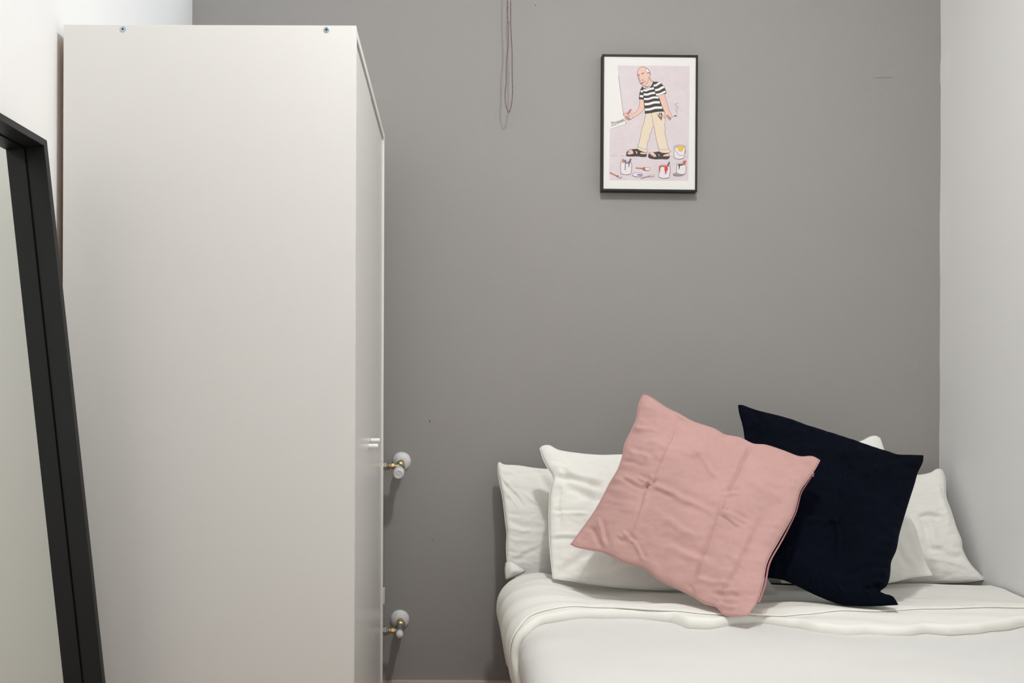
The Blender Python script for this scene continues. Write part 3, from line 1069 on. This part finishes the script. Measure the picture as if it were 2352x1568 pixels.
# ------------------------------------------------------------------ pillows and cushions
def resample(pts, n):
    pts = smooth_pts(pts, 6)
    L = [0]
    for a, b in zip(pts, pts[1:]):
        L.append(L[-1] + math.hypot(b[0] - a[0], b[1] - a[1]))
    o, k = [], 0
    for i in range(n + 1):
        s = L[-1] * i / n
        while k < len(L) - 2 and L[k + 1] < s:
            k += 1
        t = (s - L[k]) / max(1e-9, L[k + 1] - L[k])
        o.append(Vector((pts[k][0] + (pts[k + 1][0] - pts[k][0]) * t, pts[k][1] + (pts[k + 1][1] - pts[k][1]) * t)))
    return o


def crease_val(px, py, cr):
    x1, y1, x2, y2, w, amp = cr[:6]
    w *= 0.85
    amp *= 1.5
    dx, dy = x2 - x1, y2 - y1
    L2 = dx * dx + dy * dy
    t = ((px - x1) * dx + (py - y1) * dy) / L2
    if t < -0.15 or t > 1.15:
        return 0.0
    tc = max(0.0, min(1.0, t))
    L = math.sqrt(L2)
    # wander a little
    d = ((px - x1) * dy - (py - y1) * dx) / L
    d += 0.22 * w * math.sin(tc * 7 + x1) + 2.2 * noise.noise(Vector((px * .03, py * .03, x1)))
    e = math.exp(-(d / w) ** 2)
    fade = sstep(-0.15, 0.2, t) * sstep(1.15, 0.8, t)
    # sharp furrow with a softer swelling beside it
    e2 = math.exp(-((d - 1.6 * w) / (1.3 * w)) ** 2)
    return amp * fade * (e - 0.55 * e2)


def cushion(name, edges, depths, thick, m, parent, creases=(), knots=(), seed=0.0, N=130, power=0.5, wr=0.003, back=0.85, seam=None, pinch=0.35):
    """edges: top (TL>TR), right (TR>BR), bottom (BL>BR), left (TL>BL) in photo pixels; depths TL,TR,BR,BL"""
    T_, R_, B_, L_ = (resample(e, N) for e in edges)
    TL, TR, BL, BR = T_[0], T_[-1], B_[0], B_[-1]
    dTL, dTR, dBR, dBL = depths
    grid, px = [], []
    for j in range(N + 1):
        v = j / N
        row = []
        for i in range(N + 1):
            u = i / N
            c = (1 - v) * T_[i] + v * B_[i] + (1 - u) * L_[j] + u * R_[j] - ((1 - u) * (1 - v) * TL + u * (1 - v) * TR + (1 - u) * v * BL + u * v * BR)
            d = (1 - u) * (1 - v) * dTL + u * (1 - v) * dTR + u * v * dBR + (1 - u) * v * dBL
            row.append((c, d))
        grid.append(row)
    a = P(TL.x, TL.y, dTL); b = P(TR.x, TR.y, dTR); c_ = P(BR.x, BR.y, dBR); d_ = P(BL.x, BL.y, dBL)
    nrm = (c_ - a).cross(b - d_).normalized()
    if nrm.y > 0:
        nrm = -nrm
    vs, idx = [], {}
    for side in (0, 1):
        for j in range(N + 1):
            for i in range(N + 1):
                rim = i in (0, N) or j in (0, N)
                if side == 1 and rim:
                    idx[(1, i, j)] = idx[(0, i, j)]
                    continue
                u, v = i / N, j / N
                c, d = grid[j][i]
                base = P(c.x, c.y, d)
                su, sv = math.sin(math.pi * u), math.sin(math.pi * v)
                pr = (max(0, su) * max(0, sv)) ** power
                edge = min(u, 1 - u, v, 1 - v)
                ef = min(1, edge / 0.04)
                disp = thick * pr
                # gathers that run in from the seams
                along = u if min(v, 1 - v) < min(u, 1 - u) else v
                g = math.exp(-edge / 0.085) * ef * pinch
                disp += g * 0.011 * noise.noise(Vector((along * 26, seed, edge * 4)))
                if side == 0:
                    q = Vector((c.x * 0.01, c.y * 0.01, seed))
                    disp += ef * wr * (fbm(q.x * 1.6, q.y * 2.4, seed) + 0.5 * fbm(q.x * 4.5 + 0.5 * q.y, q.y * 6.5 + .8 * q.x, seed + 3, 2))
                    for cr in creases:
                        disp += ef * crease_val(c.x, c.y, cr)
                    for kx, ky, kr, ka in knots:
                        r = math.hypot(c.x - kx, c.y - ky)
                        if r < kr * 3:
                            th = math.atan2(c.y - ky, c.x - kx)
                            disp -= ef * ka * math.exp(-(r / kr) ** 2) * (0.6 + 0.6 * math.sin(th * 5 + r * .25 + kx))
                    disp = max(disp, 0.0006 * ef)
                    vs.append(base + nrm * disp)
                else:
                    vs.append(base - nrm * (thick * back * pr + 0.0))
                idx[(side, i, j)] = len(vs) - 1
    fs = []
    for side in (0, 1):
        for j in range(N):
            for i in range(N):
                q = [idx[(side, i, j)], idx[(side, i, j + 1)], idx[(side, i + 1, j + 1)], idx[(side, i + 1, j)]]
                if side:
                    q = q[::-1]
                fs.append(q)
    return from_py(name, vs, fs, m, parent), nrm, grid


def seam_tube(name, pts3, r, m, parent):
    bm = bmesh.new()
    n = 6
    rings = []
    for i, p in enumerate(pts3):
        a = pts3[max(0, i - 1)]
        b = pts3[min(len(pts3) - 1, i + 1)]
        t = (b - a).normalized()
        u = t.cross(Vector((0.3, 1, 0.2))).normalized()
        w = t.cross(u)
        rings.append([bm.verts.new(p + (u * math.cos(2 * math.pi * k / n) + w * math.sin(2 * math.pi * k / n)) * r) for k in range(n)])
    for a, b in zip(rings, rings[1:]):
        for k in range(n):
            bm.faces.new((a[k], a[(k + 1) % n], b[(k + 1) % n], b[k]))
    return from_bm(name, bm, m, parent, smooth=True)


def pillow(label, cat, base_px, Yb, args, m, group=None, name='pillow', cover='pillowcase', **kw):
    t = thing(name, label, cat, P(base_px[0], base_px[1], Yb), group)
    ob, nrm, grid = cushion(cover, *args, m, t, **kw)
    N = len(grid) - 1
    ring = [grid[0][i] for i in range(N)] + [grid[j][N] for j in range(N)] + [grid[N][i] for i in range(N, 0, -1)] + [grid[j][0] for j in range(N, -1, -1)]
    pts = [P(c.x, c.y, d) for c, d in ring]
    seam_tube('seam', pts, kw.get('seam') or 0.0012, m, t)
    return t


G = 'white pillows at the head of the bed'
# back left
pillow('white pillow at far left of the bed, half behind another white pillow', 'pillow', (1400, 1318), 2.55, (
    [[(1143, 1072), (1146, 1061), (1158, 1067), (1190, 1069), (1230, 1075), (1270, 1078), (1400, 1086), (1550, 1082), (1640, 1072)],
     [(1640, 1072), (1632, 1130), (1630, 1220), (1640, 1330)],
     [(1167, 1318), (1200, 1328), (1300, 1334), (1450, 1334), (1640, 1330)],
     [(1143, 1072), (1144, 1090), (1150, 1120), (1156, 1155), (1161, 1200), (1164, 1225), (1163, 1262), (1167, 1318)]],
    (2.625, 2.63, 2.53, 2.505), 0.048), M['cotton'], G, seed=2.0, wr=0.003,
    creases=[(1150, 1100, 1200, 1165, 3, -0.003), (1152, 1118, 1190, 1170, 2.5, 0.002), (1205, 1140, 1262, 1182, 4, 0.0025), (1165, 1215, 1215, 1222, 6, 0.003),
             (1230, 1080, 1262, 1140, 14, -0.006), (1168, 1290, 1240, 1262, 7, -0.002)])
# back right
pillow('white pillow at far right, slumped into the corner by the right wall', 'pillow', (1950, 1325), 2.52, (
    [[(1655, 1075), (1800, 1086), (1950, 1088), (2050, 1088), (2105, 1091), (2136, 1086), (2152, 1077), (2164, 1079)],
     [(2164, 1079), (2171, 1100), (2173, 1140), (2184, 1172), (2196, 1210), (2208, 1240), (2211, 1262), (2228, 1294), (2262, 1330)],
     [(1665, 1334), (1800, 1338), (1950, 1340), (2060, 1340), (2160, 1338), (2215, 1336), (2262, 1330)],
     [(1655, 1075), (1650, 1130), (1650, 1220), (1665, 1334)]],
    (2.63, 2.618, 2.462, 2.54), 0.05), M['cotton'], G, seed=5.0, wr=0.0035,
    creases=[(2100, 1190, 2150, 1190, 7, -0.006), (2108, 1200, 2130, 1270, 10, -0.006), (2150, 1110, 2178, 1220, 8, 0.003), (2125, 1285, 2215, 1300, 6, 0.003), (2120, 1262, 2200, 1282, 8, -0.003)])
# front left
pillow('white pillow with folded-over corner, directly behind the pink cushion', 'pillow', (1500, 1350), 2.42, (
    [[(1240, 1030), (1247, 1024), (1262, 1023), (1285, 1034), (1330, 1041), (1380, 1045), (1430, 1044), (1600, 1042), (1690, 1036)],
     [(1690, 1036), (1706, 1100), (1728, 1200), (1748, 1300), (1781, 1357)],
     [(1270, 1328), (1310, 1333), (1360, 1341), (1420, 1348), (1500, 1353), (1620, 1353), (1720, 1353), (1781, 1357)],
     [(1240, 1030), (1248, 1055), (1260, 1078), (1270, 1098), (1264, 1125), (1261, 1160), (1261, 1220), (1264, 1270), (1270, 1328)]],
    (2.48, 2.48, 2.30, 2.295), 0.050), M['cotton'], G, seed=8.0, wr=0.0035,
    creases=[(1272, 1096, 1372, 1128, 9, -0.008), (1290, 1078, 1300, 1108, 8, -0.005), (1300, 1122, 1395, 1175, 11, -0.006), (1330, 1105, 1375, 1175, 9, 0.004),
             (1262, 1182, 1345, 1190, 5, 0.004), (1264, 1240, 1330, 1246, 6, -0.005), (1278, 1320, 1400, 1250, 12, -0.003), (1290, 1210, 1290, 1120, 6, 0.003), (1390, 1060, 1360, 1190, 16, -0.003),
             (1330, 1332, 1480, 1300, 10, 0.003)])
# front right
pillow('white pillow mostly hidden behind the navy cushion, its rounded tip showing above', 'pillow', (1950, 1335), 2.42, (
    [[(1740, 1040), (1800, 1034), (1880, 1022), (1950, 1020), (1978, 1013), (1996, 1004), (2010, 1001), (2021, 1006)],
     [(2021, 1006), (2029, 1030), (2050, 1100), (2076, 1165), (2102, 1212), (2113, 1250), (2125, 1290), (2141, 1320)],
     [(1795, 1338), (1900, 1342), (1980, 1342), (2040, 1338), (2090, 1326), (2120, 1322), (2141, 1320)],
     [(1740, 1040), (1745, 1120), (1765, 1230), (1795, 1338)]],
    (2.50, 2.515, 2.37, 2.34), 0.048), M['cotton'], G, seed=11.0, wr=0.003,
    creases=[(2070, 1200, 2120, 1300, 12, 0.004), (2040, 1250, 2090, 1310, 9, -0.003)])

# navy cushion
NAVY_E = [[(1696, 931), (1706, 931), (1740, 943), (1800, 958), (1850, 976), (1900, 992), (1960, 1011), (2010, 1028), (2040, 1037), (2062, 1044), (2090, 1045), (2120, 1046)],
          [(2120, 1046), (2118, 1062), (2107, 1085), (2100, 1110), (2092, 1135), (2078, 1180), (2065, 1225), (2058, 1262), (2046, 1290), (2043, 1322), (2036, 1344), (2021, 1357), (2033, 1365), (2050, 1370), (2062, 1388)],
          [(1735, 1320), (1760, 1325), (1800, 1331), (1840, 1349), (1880, 1368), (1930, 1387), (1960, 1390), (2000, 1391), (2062, 1388)],
          [(1696, 931), (1699, 950), (1706, 975), (1711, 1005), (1722, 1100), (1727, 1200), (1735, 1320)]]
nv = pillow('dark navy velvet square cushion tilted behind the pink one', 'cushion', (1950, 1390), 2.08, (NAVY_E, (2.39, 2.29, 1.985, 2.10), 0.055), M['navy'], None, name='cushion', cover='cushion_cover',
            seed=14.0, wr=0.0035, pinch=0.6,
            creases=[(1748, 945, 1735, 1020, 4, -0.004), (1720, 960, 1740, 985, 8, 0.004), (1730, 975, 1708, 1005, 6, 0.003), (1935, 1080, 1920, 1160, 5, 0.004), (1905, 1215, 1915, 1300, 7, 0.006), (1890, 1225, 1905, 1232, 5, -0.006),
                     (1800, 1210, 1890, 1225, 8, 0.004), (1760, 1290, 1860, 1240, 12, 0.003), (1930, 1350, 2030, 1320, 9, 0.004), (1980, 1360, 2030, 1350, 5, -0.005), (1850, 1130, 1900, 1060, 14, 0.003),
                     (1990, 1100, 2080, 1060, 9, 0.003)],
            knots=[(1905, 1228, 12, 0.006), (1928, 1072, 10, 0.004), (2022, 1357, 16, 0.008)])

# pink cushion
PINK_E = [[(1476, 907), (1490, 909), (1530, 935), (1560, 950), (1592, 968), (1640, 984), (1665, 998), (1700, 1005), (1730, 1019), (1760, 1022), (1800, 1035), (1835, 1048), (1865, 1048), (1883, 1057)],
          [(1883, 1057), (1870, 1080), (1850, 1108), (1836, 1130), (1822, 1180), (1792, 1235), (1762, 1290), (1752, 1340), (1738, 1382), (1716, 1412)],
          [(1311, 1250), (1330, 1258), (1388, 1270), (1430, 1290), (1480, 1306), (1520, 1335), (1585, 1366), (1620, 1386), (1645, 1393), (1664, 1411), (1692, 1414), (1716, 1412)],
          [(1476, 907), (1467, 930), (1462, 960), (1449, 990), (1435, 1020), (1429, 1050), (1418, 1080), (1400, 1110), (1385, 1140), (1365, 1175), (1340, 1210), (1311, 1250)]]
pk = pillow('dusty pink velvet square cushion tilted in front, with zip down its right edge', 'cushion', (1690, 1413), 1.98, (PINK_E, (2.31, 2.12, 1.915, 2.20), 0.056), M['pink'], None, name='cushion', cover='cushion_cover',
            seed=19.0, wr=0.0032, power=0.56, pinch=0.7,
            creases=[(1728, 1030, 1672, 1160, 4, -0.0042), (1668, 1165, 1652, 1205, 5, 0.004), (1655, 1195, 1592, 1362, 4, -0.0042),
                     (1560, 980, 1505, 1110, 5, -0.0028), (1490, 1140, 1452, 1240, 5, -0.0022), (1590, 1350, 1586, 1366, 6, -0.005),
                     (1470, 1112, 1500, 1128, 5, 0.005), (1480, 1140, 1515, 1120, 4, -0.005), (1500, 1132, 1640, 1200, 8, 0.0045), (1505, 1145, 1560, 1165, 6, -0.003),
                     (1400, 1100, 1470, 1118, 9, 0.0035), (1430, 1108, 1480, 1140, 5, -0.003), (1440, 1235, 1480, 1290, 5, 0.005), (1425, 1250, 1450, 1245, 5, -0.004), (1455, 1255, 1475, 1285, 4, -0.004),
                     (1378, 1200, 1392, 1258, 5, 0.004), (1360, 1215, 1385, 1262, 6, -0.003), (1450, 985, 1510, 1000, 7, 0.003), (1550, 960, 1585, 975, 4, -0.003), (1570, 955, 1620, 985, 5, 0.003),
                     (1600, 1050, 1650, 1120, 7, 0.0028), (1590, 1065, 1640, 1050, 6, 0.002), (1660, 1195, 1720, 1215, 5, 0.004), (1655, 1205, 1700, 1230, 4, -0.003), (1660, 1160, 1700, 1150, 5, 0.003),
                     (1530, 1270, 1640, 1310, 10, 0.003), (1640, 1370, 1700, 1375, 6, -0.004), (1650, 1392, 1690, 1400, 5, 0.005), (1600, 1340, 1680, 1350, 7, 0.003), (1700, 1290, 1640, 1385, 9, 0.003),
                     (1720, 1120, 1800, 1160, 9, 0.002), (1740, 1200, 1690, 1300, 10, 0.0025), (1760, 1080, 1830, 1110, 8, 0.0025), (1640, 1000, 1620, 1060, 8, -0.002), (1500, 1030, 1580, 1060, 10, 0.002),
                     (1445, 1040, 1500, 1070, 8, 0.003), (1435, 1065, 1490, 1085, 6, -0.002), (1810, 1070, 1860, 1062, 6, 0.004), (1530, 1210, 1600, 1250, 9, 0.002)],
            knots=[(1496, 1126, 14, 0.006), (1450, 1248, 11, 0.005), (1566, 974, 9, 0.003), (1658, 1198, 9, 0.003), (1655, 1398, 13, 0.007)])
# zip along the right edge, just behind the front
zp = [(1868, 1086), (1850, 1113), (1838, 1134), (1826, 1178), (1797, 1237), (1767, 1292), (1757, 1342), (1742, 1384)]
zd = resample(zp, 60)
pts = [P(v.x + 0.5, v.y + 0.5, 2.115 - 0.19 * i / 60 + 0.006) for i, v in enumerate(zd)]
pz = mat('zip_tape', (178, 124, 126), 0.8)
seam_tube('zip', pts, 0.0022, pz, pk)
a = P(1867, 1082, 2.105)
bm = bmesh.new()
add_box(bm, a + Vector((-0.002, -0.001, -0.013)), a + Vector((0.0022, 0.001, 0.002)), 0.0006)
from_bm('zip_pull', bm, pz, pk)
